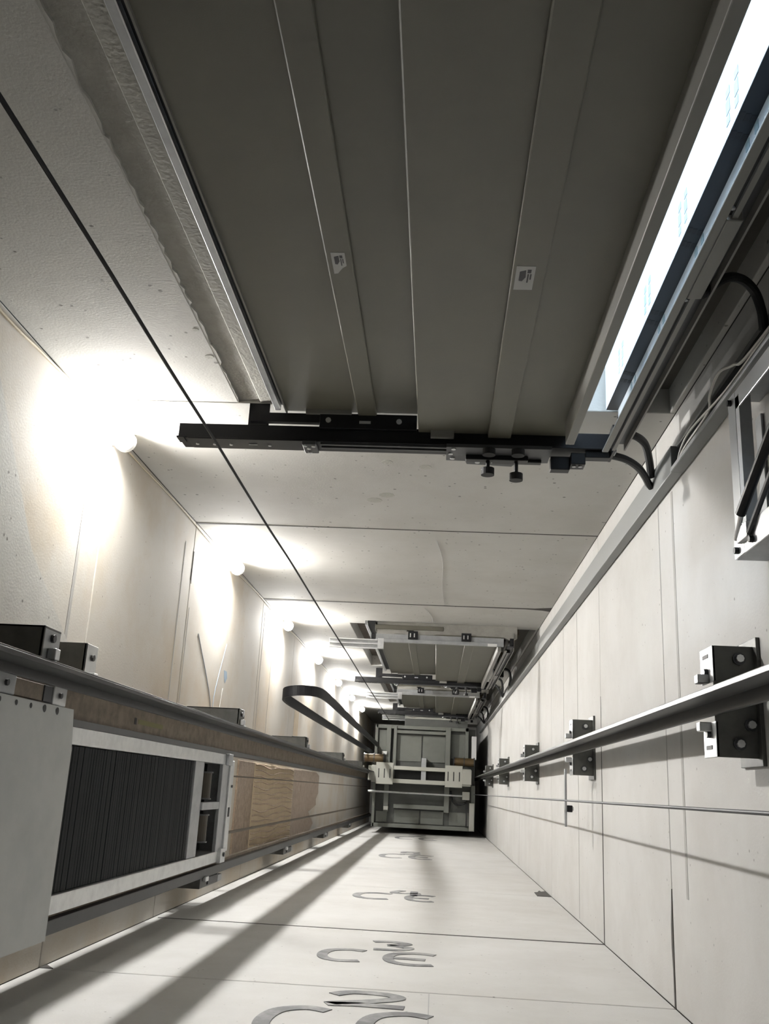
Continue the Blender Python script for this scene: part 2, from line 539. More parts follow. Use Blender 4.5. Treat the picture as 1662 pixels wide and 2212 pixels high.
def landing_door(n, zt, zs, which, dA, dB, open_gap):
    t = thing('door_%d' % n, '%s two-panel grey-brown sliding landing door' % which, 'door', (0, -1.0, zs), kind='structure')
    # slow panel, set back
    a = obj('door_panel', B(-.459 + dA, -.03 + dB, -1.048, -1.02, zs + .02, zt, .003), 'door_paint', t)
    s = obj('stiffener', B(-.252 + dA, -.199 + dA, -1.021, -1.007, zs + .03, zt - .004, .003), 'door_paint', a)
    obj('top_flange', B(-.40 + dA, -.27 + dA, -1.02, -1.008, zt - .02, zt - .008), 'grey_paint', a)
    obj('side_flange', B(-.459 + dA, -.455 + dA, -1.05, -1.013, zs + .02, zt), 'grey_paint', a)
    # fast panel, in front
    xr = .338 if open_gap else .40
    b = obj('door_panel', B(-.080 + dB, xr, -.995, -.965, zs + .02, zt, .003), 'door_paint', t)
    obj('stiffener', B(.114 + dB, .178 + dB, -.966, -.952, zs + .03, zt - .004, .003), 'door_paint', b)
    obj('top_flange', B(-.045 + dB, .02 + dB, -.965, -.945, zt - .022, zt - .008), 'grey_paint', b)
    # folded closing edge of the fast panel, standing out into the shaft
    obj('closing_edge', B(xr - .023, xr, -.966, -.90, zs + .02, zt - .105, .002), 'grey_paint', b)
    if n == 1:
        for (sx, sy, sz, w, h, torn) in ((-.2265, -1.007, 1.634, .028, .068, True), (.139, -.952, 1.592, .036, .085, False)):
            bm = bm_new()
            if torn:
                prism(bm, [(sx - w / 2, sz - h / 2), (sx - w / 2, sz + h / 2 + .01), (sx - w / 2 + .008, sz + h / 2 + .008), (sx + w / 6, sz + h / 3), (sx + w / 2, sz + h / 5), (sx + w / 2, sz - h / 2)], 'y', sy - .001, sy + .0006)
            else:
                prism(bm, [(sx - w / 2, sz - h / 2), (sx - w / 2, sz + h / 2), (sx + w / 2, sz + h / 2), (sx + w / 2, sz - h / 2)], 'y', sy - .001, sy + .0006)
            st = obj('sticker', bm, 'sticker', t, label='pale worn paper sticker')
            bm = bm_new()
            prism(bm, [(sx - .30 * w, sz - .28 * h), (sx + .02 * w, sz - .34 * h), (sx + .05 * w, sz - .05 * h), (sx - .12 * w, sz + .12 * h), (sx - .3 * w, sz + .1 * h)], 'y', sy, sy + .0009)
            box(bm, sx + .1 * w, sx + .3 * w, sy, sy + .0009, sz - .36 * h, sz - .22 * h)
            box(bm, sx + .12 * w, sx + .2 * w, sy, sy + .0009, sz - .18 * h, sz + .18 * h)
            box(bm, sx + .26 * w, sx + .34 * w, sy, sy + .0009, sz - .18 * h, sz + .05 * h)
            obj('print', bm, 'ink', st)
    # jamb on the slow side: bright galvanised angle
    f = bm_new()
    box(f, -.500, -.483, -1.068, -1.038, zs, zt + .04, .002)
    box(f, -.500, -.495, -1.24, -1.04, zs, zt + .04)
    obj('jamb_profile', f, 'zinc_dull', t)
    obj('dark_gap_backing', B(-.483, -.430, -1.068, -1.056, zs, zt + .04), 'rubber', t)  # black backing added to stop landing light and keep the gap dark
    obj('jamb_lip', B(-.4835, -.4805, -1.05, -1.036, zs, zt + .02), 'zinc', t)
    # jamb on the closing side
    obj('closing_post', B(.4195, .436, -.906, -.90, zs, zt - .056, .0015), 'grey_paint', t)
    obj('post_web', B(.478, .482, -1.02, -.906, zs, zt - .056), 'grey_paint', t)
    obj('post_cover', B(.436, .482, -.935, -.925, zs, zt - .056), 'dark_steel', t)
    if open_gap:
        fr = bm_new()
        box(fr, .450, .505, -1.248, -1.066, zs, zt + .04)
        box(fr, .4832, .505, -1.068, -1.020, zs, zt + .04)
        rv = obj('jamb_reveal', fr, 'film', t, label='jamb reveal wrapped in pale blue printed protective film')
        obj('reflection_strip', B(.4505, .483, -1.0665, -1.0650, zs, zt + .04), 'film_dark_reflection', rv)  # dark reflection painted as its own strip over the jamb step
        for k in range(6):
            zz = .62 + k * .32
            bm = bm_new()
            for q in range(2):
                z0 = zz + q * .045
                box(bm, .4492, .4502, -1.150, -1.135, z0, z0 + .02)
                box(bm, .4492, .4502, -1.130, -1.105, z0 + .004, z0 + .024)
                box(bm, .4492, .4502, -1.100, -1.085, z0 + .008, z0 + .026)
                box(bm, .4822, .4832, -1.062, -1.045, z0 + .02, z0 + .038)
            obj('film_print', bm, 'film_ink', rv)
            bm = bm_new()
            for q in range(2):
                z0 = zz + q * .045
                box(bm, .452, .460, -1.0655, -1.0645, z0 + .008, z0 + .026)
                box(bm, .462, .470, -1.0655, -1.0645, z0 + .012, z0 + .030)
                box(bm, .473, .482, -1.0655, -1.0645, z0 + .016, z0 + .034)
            obj('film_print', bm, 'film_ink_reflection', rv)
    # lock duct beside the closing post
    obj('lock_duct', B(.437, .4445, -.925, -.910, zs + .1, zt - .06), 'rubber', t)
    obj('duct_strip', B(.4450, .4545, -.925, -.904, zs + .1, zt - .06), 'grey_paint', t)
    h = zt - zs
    for (u0, u1) in ((.10, .24), (.33, .56), (.70, .86)):
        obj('spacer_block', B(.503, .532, -1.142, -1.05, zs + u0 * h, zs + u1 * h), 'wood', t)
    obj('junction_cover', B(.4365, .463, -.926, -.899, zs + .548 * h, zs + .648 * h, .002), 'grey_paint', t)
    for u in (.54, .656):
        bolt(.441, -.911, zs + u * h, .004, 'y', t, 'zinc_dull', 'screw', .004)
    return t


def door_header(zt, label, dA, dB, group='black door header tracks'):
    t = thing('door_header', label, 'door track', (-.15, -.95, zt), group)
    tr = bm_new()
    box(tr, -.765, .455, -.977, -.933, zt + .002, zt + .085, .002)
    box(tr, -.765, -.745, -.933, -.928, zt - .012, zt + .03)
    main = obj('track', tr, 'black_steel', t)
    obj('track_face', B(-.735, .455, -.933, -.928, zt - .006, zt + .072, .001), 'black_steel', t)
    for k, x in enumerate((-.715, -.665, -.617, -.505)):
        bolt(x, -.928, zt + .035, .005, 'y', t, 'zinc', h=.003)  # bright zinc discs stand in for holes showing the lit wall
    obj('slot_insert', B(-.565, -.54, -.929, -.9265, zt + .028, zt + .033), 'zinc', t)
    obj('running_rail', B(-.355, .06, -.929, -.922, zt + .000, zt + .010, .001), 'dark_steel', t)
    obj('running_rail', B(-.355, .06, -.929, -.922, zt + .026, zt + .036, .001), 'dark_steel', t)
    c = obj('clamp_plate', B(-.405, -.365, -.927, -.915, zt - .015, zt + .058, .002), 'hanger_grey', t)
    for (x, z) in ((-.397, -.005), (-.373, -.003), (-.388, .015), (-.388, .048)):
        bolt(x, -.915, zt + z, .006, 'y', c, 'zinc', h=.003)
    # wall brackets carrying the track
    for x in (-.55, .25):
        obj('wall_bracket', B(x - .03, x + .03, YF, -.976, zt + .06, zt + .066), 'black_steel', t)
    # slow panel hanger
    h = obj('hanger_plate', B(-.36 + dA, -.085 + dA, -1.012, -.966, zt - .013, zt + .012, .002), 'black_steel', t)
    for x in (-.335, -.135):
        bolt(x + dA, -.99, zt - .013, .008, '-z', h, 'zinc', h=.004)
    obj('rating_plate', B(-.247 + dA, -.215 + dA, -.99, -.982, zt - .0145, zt - .013), 'zinc', h)
    obj('slow_link', B(-.56 + dA, -.36 + dA, -1.012, -.985, zt - .006, zt + .012), 'black_steel', t)
    # fast panel hanger with the coupler rollers
    x0 = .0 + dB
    bm = bm_new()
    prism(bm, [(x0, zt - .02), (x0, zt + .088), (x0 + .055, zt + .09), (x0 + .06, zt + .115), (x0 + .19, zt + .128), (x0 + .20, zt + .10), (x0 + .29, zt + .09), (x0 + .29, zt - .02)], 'y', -.927, -.917)
    hp = obj('hanger_plate', bm, 'hanger_grey', t)
    for (x, z) in ((.02, -.008), (.012, .03), (.018, .068), (.205, -.008), (.215, .06), (.09, .095)):
        bolt(x0 + x, -.917, zt + z, .007, 'y', hp, 'zinc', h=.003)
    obj('lock_arm', B(x0 + .055, x0 + .23, -.917, -.903, zt + .035, zt + .058, .002), 'black_steel', t)
    obj('lock_arm', B(x0 + .13, x0 + .27, -.917, -.908, zt + .062, zt + .085, .002), 'black_steel', t)
    for (x, z0, dy) in ((.118, .05, .0), (.198, .055, .012)):
        bm = bm_new()
        cyl(bm, (x0 + x, -.917, zt + z0), (x0 + x, -.872 + dy, zt + z0), .006, 10)
        r1 = obj('coupler_pin', bm, 'black_steel', t)
        bm = bm_new()
        cyl(bm, (x0 + x, -.882 + dy, zt + z0), (x0 + x, -.862 + dy, zt + z0), .019, 18)
        obj('roller', bm, 'rubber', r1)
        bm = bm_new()
        cyl(bm, (x0 + x, -.917, zt - .01), (x0 + x, -.900, zt - .01), .018, 18)
        obj('roller', bm, 'rubber', r1)
    bm = bm_new()
    box(bm, .292, .345, -.917, -.878, zt + .03, zt + .062, .002)
    box(bm, .345, .385, -.92, -.886, zt + .005, zt + .05, .002)
    box(bm, .385, .452, -.928, -.908, zt + .008, zt + .04, .002)
    lb = obj('lock_box', bm, 'black_steel', t)
    for x in (.355, .372):
        bolt(x, -.886, zt + .02, .006, 'y', lb, 'zinc', h=.003)
    bm = bm_new()
    box(bm, .455, .462, -.99, -.915, zt - .03, zt + .06)
    box(bm, .462, .50, -1.0, -.985, zt - .01, zt + .03)
    box(bm, .458, .464, -1.0, -.985, zt - .01, zt + .03)
    obj('end_bracket', bm, 'black_steel', t)
    obj('end_plate', B(.486, .555, -1.06, -1.052, zt - .02, zt + .07), 'black_steel', t)
    bm = bm_new()
    box(bm, .463, .474, -.985, -.93, zt + .02, zt + .07, .003)
    obj('end_clip', bm, 'zinc_dull', t)
    return t


def landing_sill(zs, label, boxes=True):
    t = thing('landing_sill', label, 'door sill', (-.1, -.95, zs), 'landing door sills')
    # grooved aluminium guide that sticks out to the left
    g = obj('sill_guide', B(-.73, -.41, -.945, -.884, zs + .006, zs + .03, .001), 'zinc_dull', t)
    for y in (-.945, -.918, -.889):
        obj('guide_rib', B(-.73, -.41, y, y + .008, zs - .006, zs + .007, .001), 'aluminium', g)
    obj('sill_bar', B(-.425, .415, -.953, -.93, zs - .002, zs + .03, .002), 'zinc_dull', t)
    obj('sill_back', B(-.425, .415, -.985, -.953, zs + .012, zs + .02), 'zinc_dull', t)
    obj('sill_end', B(-.41, -.37, -.953, -.885, zs - .004, zs + .03, .002), 'zinc', t)
    obj('white_tab', B(.31, .37, -.945, -.9285, zs - .004, zs + .012), 'plastic_white', t)
    # ragged mortar fillet under the sill
    bm = bm_new()
    rnd = random.Random(int(zs * 10))
    pts = []
    for k in range(23):
        pts.append((-.42 + k * .042, -.99 + rnd.uniform(-.012, .016)))
    prism(bm, [(-.42, YF)] + pts + [(.504, YF)], 'z', zs + .03, zs + .07)
    obj('mortar_fillet', bm, 'mortar_band', t)
    for x in (-.18, .17):
        b = obj('sill_bracket', B(x - .032, x + .032, -1.005, -.951, zs - .018, zs + .012, .002), 'black_steel', t)
        bm = bm_new()
        box(bm, x - .020, x - .013, -.99, -.965, zs - .022, zs - .018)
        box(bm, x + .006, x + .013, -.99, -.965, zs - .022, zs - .018)
        obj('bracket_bolt', bm, 'zinc', b)
    obj('toe_block', B(-.455, -.435, -.985, -.94, zs + .0, zs + .03), 'black_steel', t)
    obj('toe_block', B(.455, .48, -.985, -.94, zs + .0, zs + .04), 'black_steel', t)
    obj('toe_block', B(.435, .465, -.935, -.905, zs + .10, zs + .16), 'black_steel', t)
    return t


doors = [(2.443, -.04, 'lowest, slightly open', 0, 0, True), (8.53, 6.10, 'middle, fully closed', .025, .05, False),
         (12.08, 9.56, 'highest visible, closed', .025, .05, False)]
hl = ['black door header track with coupler rollers above the lowest door', 'black door header track above the middle landing door',
      'black door header track above the highest visible door, below the car']
for i, (zt, zs, which, dA, dB, og) in enumerate(doors):
    landing_door(i + 1, zt, zs, which, dA, dB, og)
    door_header(zt, hl[i], dA, dB)
landing_sill(6.10, 'silver sill with two black brackets under the middle landing door')
landing_sill(9.56, 'silver sill with two black brackets under the highest visible door')
landing_sill(12.52, 'silver sill beside the underside of the car')

# ------------------------------------------------------------------ shaft lamps in the front left corner
LZ = [2.66, 4.42, 6.10, 7.80, 9.50, 11.10, 12.70]
names = ['nearest', 'second', 'third', 'fourth', 'fifth', 'sixth', 'farthest']
for z, nm in zip(LZ, names):
    x, y = -1.020, -1.020
    t = thing('shaft_lamp', '%s glowing bulb up the front left corner' % nm, 'lamp', (x, y, z), 'bulbs up the corner')
    bm = bm_new()
    bmesh.ops.create_uvsphere(bm, u_segments=16, v_segments=10, radius=.026, matrix=Matrix.Translation((x, y, z)))
    obj('bulb', bm, 'bulb', t, smooth=True)
    bm = bm_new()
    cyl(bm, (x, y, z + .018), (x, y, z + .055), .022, 16, .030)
    cyl(bm, (x, y, z + .055), (x, y, z + .075), .034, 16)
    hd = obj('holder', bm, 'plastic_white', t)
    bm = bm_new()
    box(bm, XL, x - .02, y - .012, y + .012, z + .06, z + .072)
    obj('arm', bm, 'plastic_white', t)
pz = [-1.0, .4, 1.2, 1.9, 2.15, 2.40, 2.735]
px = [(-1.062, -1.05), (-1.062, -1.05), (-1.062, -1.055), (-1.063, -1.04), (-1.062, -1.048), (-1.06, -1.055), (-1.055, -1.04)]
bm = bm_new()
tube(bm, [(a, b, z) for (a, b), z in zip(px, pz)], .004, 6)
tag(obj('lamp_cable', bm, 'wire_tan'), 'thin tan cable running up the corner to the nearest bulb', 'cable')
for k in range(6):
    bm = bm_new()
    tube(bm, [(-1.055, -1.04, LZ[k] + .068), (-1.062, -1.04, LZ[k] + .3), (-1.062, -1.05, (LZ[k] + LZ[k + 1]) / 2), (-1.062, -1.04, LZ[k + 1] - .2), (-1.055, -1.04, LZ[k + 1] + .068)], .003, 6)
    tag(obj('lamp_cable', bm, 'wire_tan'), 'thin cable between the %s and %s corner bulbs' % (names[k], names[k + 1]), 'cable', 'corner lamp cables')

# ------------------------------------------------------------------ hanging ropes and travelling cable
bm = bm_new()
rnd = random.Random(2)
pts = [(-.567 - .004 * (z / 3) + rnd.uniform(-.003, .003), -.80 + rnd.uniform(-.003, .003), z) for z in [-1.2, .3, .9, 1.3, 1.7, 2.1, 2.5, 2.9, 3.4, 4.0, 5, 6, 7.2, 8.5, 10, 12.0]]
tube(bm, pts, .0036, 8)
tag(obj('hanging_cable', bm, 'cable_black'), 'thin black cable hanging down past the left end of the door headers', 'cable')

bm = bm_new()
tube(bm, [(.476, .006, -1.3), (.476, .0055, 12.15)], .0035, 10, smooth=0)
tag(obj('governor_rope', bm, 'rope_steel'), 'taut steel rope on the right running up to the car', 'rope')
for (y, r, lb, z0) in ((-.025, .0035, 'thin suspension rope above the counterweight, door side', 4.27), (.226, .007, 'thick suspension rope above the counterweight, back wall side', 4.27)):
    bm = bm_new()
    tube(bm, [(-.955, y, z0), (-.955, y, 13.5)], r, 8, smooth=0)
    tag(obj('suspension_rope', bm, 'rope_brown'), lb, 'rope', 'counterweight ropes')

pts = [(-.76, -.545, 12.2), (-.745, -.54, 11), (-.725, -.532, 9.4), (-.70, -.522, 7.8), (-.675, -.515, 6.3), (-.665, -.51, 5.55), (-.69, -.507, 5.27), (-.78, -.50, 5.17), (-.86, -.49, 5.24),
       (-.887, -.482, 5.5), (-.885, -.478, 6.2), (-.885, -.478, 7.8), (-.883, -.478, 9.4), (-.88, -.478, 11), (-.88, -.478, 13.6)]
bm = bm_new()
sweep(bm, smooth_path(pts, 8), [(.006, .028), (-.006, .028), (-.006, -.028), (.006, -.028)], Vector((0, 1, 0)))
tag(obj('travelling_cable', bm, 'cable_black'), 'flat black travelling cable hanging in a loop below the car', 'cable')

# ------------------------------------------------------------------ cable trunking on the right wall
t = thing('cable_trunking', 'long grey cable trunking running up the right wall', 'trunking', (.632, -.905, ZP))
obj('closed_section', B(.615, XR - .002, -.945, -.868, 2.44, 14.2, .002), 'trunking', t)
bm = bm_new()
box(bm, .645, XR - .002, -.945, -.868, ZP, 2.44)
box(bm, .615, .645, -.872, -.868, ZP, 2.44)
box(bm, .632, .645, -.945, -.941, ZP, 2.44)
obj('open_section', bm, 'trunking', t)
obj('lip', B(.612, .616, -.878, -.868, ZP, 2.44), 'zinc_dull', t)
obj('inner_lining', B(.638, .645, -.941, -.872, ZP, 2.44), 'rubber', t)
for k, (pts, r) in enumerate(((((.622, -.885, .6), (.618, -.887, 1.2), (.612, -.89, 1.75), (.606, -.905, 1.85), (.600, -.925, 1.93), (.604, -.91, 2.02), (.615, -.892, 2.08), (.616, -.887, 2.3), (.628, -.885, 2.43)), .0035),
                              (((.622, -.895, .6), (.618, -.892, 1.4), (.615, -.885, 1.9), (.611, -.897, 2.12), (.612, -.905, 2.25), (.620, -.90, 2.36), (.63, -.89, 2.43)), .003))):
    bm = bm_new()
    tube(bm, pts, r, 6)
    obj('wire', bm, 'wire_white', t)

# flexible conduits from the doors to the trunking
cd = [('black flexible conduit arching from the middle of the lowest door post', [(.462, -.905, 1.56), (.51, -.955, 1.59), (.565, -1.0, 1.66), (.60, -.99, 1.685), (.618, -.955, 1.70), (.628, -.92, 1.72)], .0095),
      ('upper black conduit curving from the lowest header end to the trunking', [(.475, -.975, 2.46), (.52, -.985, 2.47), (.565, -.985, 2.53), (.592, -.965, 2.60), (.605, -.94, 2.64), (.613, -.925, 2.65)], .0115),
      ('lower black conduit curving from the lowest header end to the trunking', [(.462, -.935, 2.50), (.51, -.935, 2.53), (.555, -.93, 2.58), (.585, -.92, 2.63), (.602, -.908, 2.66), (.613, -.90, 2.67)], .011)]
for zt, who in ((8.53, 'middle'), (12.08, 'highest visible')):
    q = zt - 2.443
    cd += [('black conduit looping out above the spacer beside the %s door' % who, [(.47, -.96, zt - .55), (.52, -1.0, zt - .72), (.575, -.995, zt - .70), (.606, -.96, zt - .5), (.613, -.925, zt - .3)], .011),
           ('black conduit from the %s header end to the trunking' % who, [(.45, -.94, zt - .28), (.50, -.935, zt - .15), (.55, -.93, zt + .15), (.59, -.91, zt + .42), (.613, -.90, zt + .5)], .010),
           ('second black conduit from the %s header end to the trunking' % who, [(.50, -.99, zt - .25), (.555, -.98, zt - .1), (.585, -.94, zt + .15), (.597, -.918, zt + .36), (.613, -.92, zt + .46)], .010)]
    o = obj('junction_box', B(.47, .56, -1.05, -.985, zt - .33, zt - .23, .004), 'black_steel')
    tag(o, 'small black junction box beside the %s landing door' % who, 'junction box', 'door junction boxes')
for lb, pts, r in cd:
    bm = bm_new()
    tube(bm, pts, r, 10)
    tag(obj('flexible_conduit', bm, 'rubber'), lb, 'conduit', 'door conduits')

# ------------------------------------------------------------------ car guide rail with brackets on the right wall
ry = -.205
t = thing('guide_rail', 'dark steel T-shaped guide rail on the right wall', 'guide rail', (.53, ry, ZP), 'car guide rails')
obj('rail_foot', B(.548, .558, ry - .028, ry + .030, ZP, 14.5, .001), 'rail_steel', t)
obj('rail_blade', B(.499, .549, ry - .005, ry + .005, ZP, 14.5), 'rail_steel', t)
obj('running_face', B(.496, .499, ry - .005, ry + .005, ZP, 14.5, .001), 'rail_bright', t)
order = ['nearest', 'second', 'third', 'fourth', 'farthest']
for k, zb in enumerate((1.95, 3.99, 6.15, 8.65, 11.0)):
    t = thing('rail_bracket', '%s steel bracket holding the right guide rail' % order[k], 'rail bracket', (.6, ry, zb), 'right rail brackets')
    obj('base_plate', B(.559, XR, -.318, -.095, zb, zb + .006, .001), 'bracket_steel', t)
    obj('front_flange', B(.5585, .564, -.318, -.245, zb, zb + .09, .001), 'zinc', t)
    obj('front_flange', B(.5585, .564, -.165, -.095, zb, zb + .09, .001), 'zinc', t)
    obj('wall_plate', B(.641, XR, -.335, -.080, zb - .02, zb + .12, .001), 'bracket_steel', t)
    for (y0, y1) in ((-.262, -.243), (-.165, -.146)):
        c = obj('rail_clip', B(.535, .560, y0, y1, zb + .03, zb + .055, .002), 'zinc', t)
        bolt(.5585, (y0 + y1) / 2 + (-.014 if y0 < -.2 else .014), zb + .04, .008, '-x', c, 'dark_steel', 'clip_bolt', .008)
    for (x, y) in ((.612, -.292), (.604, -.122), (.628, -.16)):
        w = bm_new()
        cyl(w, (x, y, zb), (x, y, zb - .004), .013, 14)
        wo = obj('washer', w, 'dark_steel', t)
        bolt(x, y, zb - .004, .008, '-z', wo, 'zinc', 'nut', .008)
    for (y, ang) in ((-.30, 1), (-.115, 1)):
        bm = bm_new()
        box(bm, .5575, .559, y - .004, y + .004, zb + .03, zb + .07)
        obj('slot', bm, 'rubber', t)

t = thing('switch_bar', 'thin steel bar with a small black switch below the second bracket', 'switch bar', (.54, 0, 4.08))
obj('bar', B(.538, .546, -.12, .11, 4.08, 4.105), 'zinc_dull', t)
obj('switch', B(.546, .568, .025, .052, 4.07, 4.11, .003), 'black_steel', t)
obj('lever', B(.568, .574, .03, .046, 4.085, 4.095), 'zinc', t)

# aluminium hinged frame on the right wall, near the top of the pit
t = thing('hinged_frame', 'aluminium frame with a black diagonal strut on the right wall', 'metal frame', (.62, -.64, .3))
fx0, fx1 = .585, .648
obj('frame_side', B(fx0, fx0 + .004, -.815, -.775, .2, 1.83, .001), 'aluminium', t)
obj('frame_side_web', B(fx0 + .004, fx1, -.815, -.811, .2, 1.83), 'zinc_dull', t)
obj('frame_side', B(fx0, fx0 + .004, -.525, -.475, .2, 1.85, .001), 'aluminium', t)
obj('frame_side_web', B(fx0 + .004, fx1, -.479, -.475, .2, 1.85), 'zinc_dull', t)
obj('cross_bar', B(fx0 - .001, fx0 + .005, -.815, -.475, 1.79, 1.835, .001), 'aluminium', t)
obj('cross_bar_web', B(fx0, fx0 + .024, -.80, -.50, 1.768, 1.790), 'zinc_dull', t)
obj('grey_wall_bar', B(.643, .648, -.78, -.51, 1.815, 1.85, .001), 'zinc_dull', t)  # thin grey bar lying against the wall
bm = bm_new()
cyl(bm, (.572, -.545, 1.76), (.592, -.76, 1.42), .010, 12)
s = obj('strut', bm, 'black_steel', t)
bm = bm_new()
cyl(bm, (.575, -.505, 1.805), (.572, -.56, 1.735), .005, 8)
obj('strut_rod', bm, 'aluminium', s)
bm = bm_new()
cyl(bm, (.580, -.50, 1.745), (.598, -.73, 1.40), .006, 8)
obj('stay_rod', bm, 'dark_steel', t)
for (y, z) in ((-.80, 1.815), (-.488, 1.825), (-.488, 1.735)):
    bolt(fx0 - .001, y, z, .007, '-x', t, 'black_steel', h=.008)
obj('hinge', B(.574, .586, -.525, -.495, 1.74, 1.80, .002), 'zinc', t)
obj('foot_tab', B(.60, .648, -.475, -.455, 1.55, 1.70, .002), 'zinc_dull', t)

# ------------------------------------------------------------------ counterweight on the left
t = thing('counterweight', 'counterweight frame filled with black plates beside the left wall', 'counterweight', (-.98, .1, -.6))
CX0, CX1 = -1.03, -.93
obj('stile', B(CX0, CX1, -.115, -.071, -.6, 4.36, .003), 'zinc', t)
obj('stile', B(CX0, CX1, .290, .335, -.6, 4.36, .003), 'zinc', t)
rnd = random.Random(9)
z = -.55
k = 0
h = .020
while z < 3.70:
    dx = rnd.uniform(-.0008, .0005)
    obj('filler_weight', B(CX0 + .01, CX1 - .012 + dx, -.069, .288, z, z + h - .0015, .0008), 'weight', t)
    z += h
obj('bottom_beam', B(CX0, CX1, -.071, .29, -.6, -.552), 'zinc_dull', t)
obj('head_plate', B(CX0 + .005, CX1 - .006, -.071, .29, 3.72, 3.86, .002), 'zinc_dull', t)
obj('head_channel', B(CX1 - .012, CX1 + .004, -.071, .29, 4.16, 4.28, .002), 'zinc_dull', t)
obj('head_channel', B(CX1 - .012, CX1 + .002, .085, .115, 3.86, 4.16, .002), 'zinc_dull', t)
obj('head_cap', B(CX0, CX1 + .012, -.09, .295, 4.28, 4.36, .002), 'zinc', t)
obj('head_bracket', B(CX1 - .005, CX1 + .016, -.118, -.068, 4.22, 4.30, .002), 'zinc_dull', t)
obj('head_bracket', B(CX1 - .005, CX1 + .016, .280, .338, 4.22, 4.31, .002), 'zinc', t)
obj('head_back', B(CX0, CX0 + .006, -.071, .29, 3.86, 4.28), 'rubber', t)
for y in (.02, .19):
    bm = bm_new()
    cyl(bm, (-.982, y - .05, 4.02), (-.982, y + .05, 4.02), .042, 24)
    p = obj('pulley', bm, 'pulley_dark', t)
    for s_ in (-.056, .050):
        bm = bm_new()
        cyl(bm, (-.982, y + s_, 4.02), (-.982, y + s_ + .006, 4.02), .047, 24)
        obj('pulley_flange', bm, 'dark_steel', p)
bolt(CX1 + .016, .305, 4.27, .009, 'x', t, 'dark_steel', h=.006)
bolt(CX1 + .012, .02, 4.33, .006, 'x', t, 'dark_steel', h=.006)
obj('head_slot', B(CX1 + .0115, CX1 + .013, .11, .15, 4.30, 4.335), 'rubber', t)

for (yb0, yb1, bl0, bl1, lb) in ((-.247, -.216, -.216, -.132, 'brown oily counterweight rail on the door side'),
                                 (.350, .385, .338, .350, 'dark counterweight rail on the back wall side')):
    t = thing('counterweight_rail', lb, 'guide rail', (-.97, (yb0 + yb1) / 2, ZP), 'counterweight rails')
    obj('rail_foot', B(-1.0, -.94, yb0, yb1, ZP, 14.5, .002), 'rail_brown' if yb0 < 0 else 'rail_steel', t)
    obj('rail_blade', B(-.985, -.962, bl0, bl1, ZP, 14.5, .001), 'rail_brown', t)
    if yb0 < 0:
        obj('running_edge', B(-.99, -.945, bl1 - .004, bl1 + .0155, ZP, 14.5, .001), 'dark_steel', t)
        obj('tape_mark', B(-.9622, -.9612, -.178, -.163, 3.02, 3.30), 'tape_olive', t)
        obj('tape_mark', B(-.9622, -.9610, -.180, -.160, 2.98, 3.0), 'rubber', t)

# car guide rail on the left, in front of the counterweight
t = thing('guide_rail', 'dark steel T-shaped guide rail between the counterweight and the car', 'guide rail', (-.83, ry, ZP), 'car guide rails')
obj('rail_foot', B(-.840, -.830, ry - .026, ry + .024, ZP, 11.95, .001), 'rail_steel', t)
obj('rail_blade', B(-.831, -.770, ry - .005, ry + .005, ZP, 11.95), 'rail_steel', t)
obj('running_face', B(-.770, -.767, ry - .005, ry + .005, ZP, 11.95, .001), 'rail_steel', t)
for k, zb in enumerate((1.93, 3.99, 6.15, 8.65, 11.0)):
    t = thing('rail_bracket', '%s steel bracket reaching from the left wall to the left guide rail' % order[k], 'rail bracket', (-.97, -.27, zb), 'left rail brackets')
    obj('base_plate', B(XL, -.841, -.300, -.235, zb, zb + .006, .001), 'bracket_steel', t)
    obj('side_plate', B(XL, -.841, -.300, -.295, zb, zb + .09, .001), 'bracket_steel', t)
    obj('front_flange', B(-.848, -.8415, -.300, -.232, zb, zb + .09, .001), 'zinc_dull' if k == 0 else 'bracket_steel', t)
    obj('rail_clip', B(-.841, -.822, -.256, -.2315, zb + .03, zb + .055, .002), 'zinc', t)
    bolt(-.8415, -.278, zb + .045, .009, 'x', t, 'dark_steel', h=.007)
for k, zb in enumerate((2.50, 4.62, 7.0)):
    nm = ['lowest', 'middle', 'topmost'][k]
    t = thing('counterweight_bracket', '%s bracket between left wall and brown counterweight rail' % nm, 'rail bracket', (-1.03, -.30, zb), 'counterweight rail brackets, door side')
    obj('base_plate', B(XL, -.965, -.345, -.2475, zb, zb + .008, .001), 'bracket_steel', t)
    obj('front_flange', B(-.972, -.965, -.345, -.26, zb, zb + .09, .001), 'zinc', t)
    bolt(-.965, -.31, zb + .05, .009, 'x', t, 'dark_steel', h=.007)
    obj('rail_clip', B(-.965, -.945, -.268, -.2475, zb + .03, zb + .06, .002), 'zinc', t)
for k, zb in enumerate((4.02, 6.2, 8.4, 10.8)):
    nm = ['lowest', 'second', 'third', 'topmost'][k]
    t = thing('counterweight_bracket', '%s bracket behind back-side counterweight rail' % nm, 'rail bracket', (-1.03, .41, zb), 'counterweight rail brackets, back side')
    obj('base_plate', B(XL, -.945, .386, .425, zb, zb + .33, .002), 'bracket_steel', t)
    obj('tube_end', B(-1.0, -.955, .40, .428, zb + .33, zb + .45, .002), 'zinc_dull', t)
    obj('cover', B(-.985, -.94, .388, .418, zb + .12, zb + .30, .003), 'black_steel', t)
    obj('clip', B(-.945, -.93, .380, .40, zb + .04, zb + .09, .003), 'zinc', t)

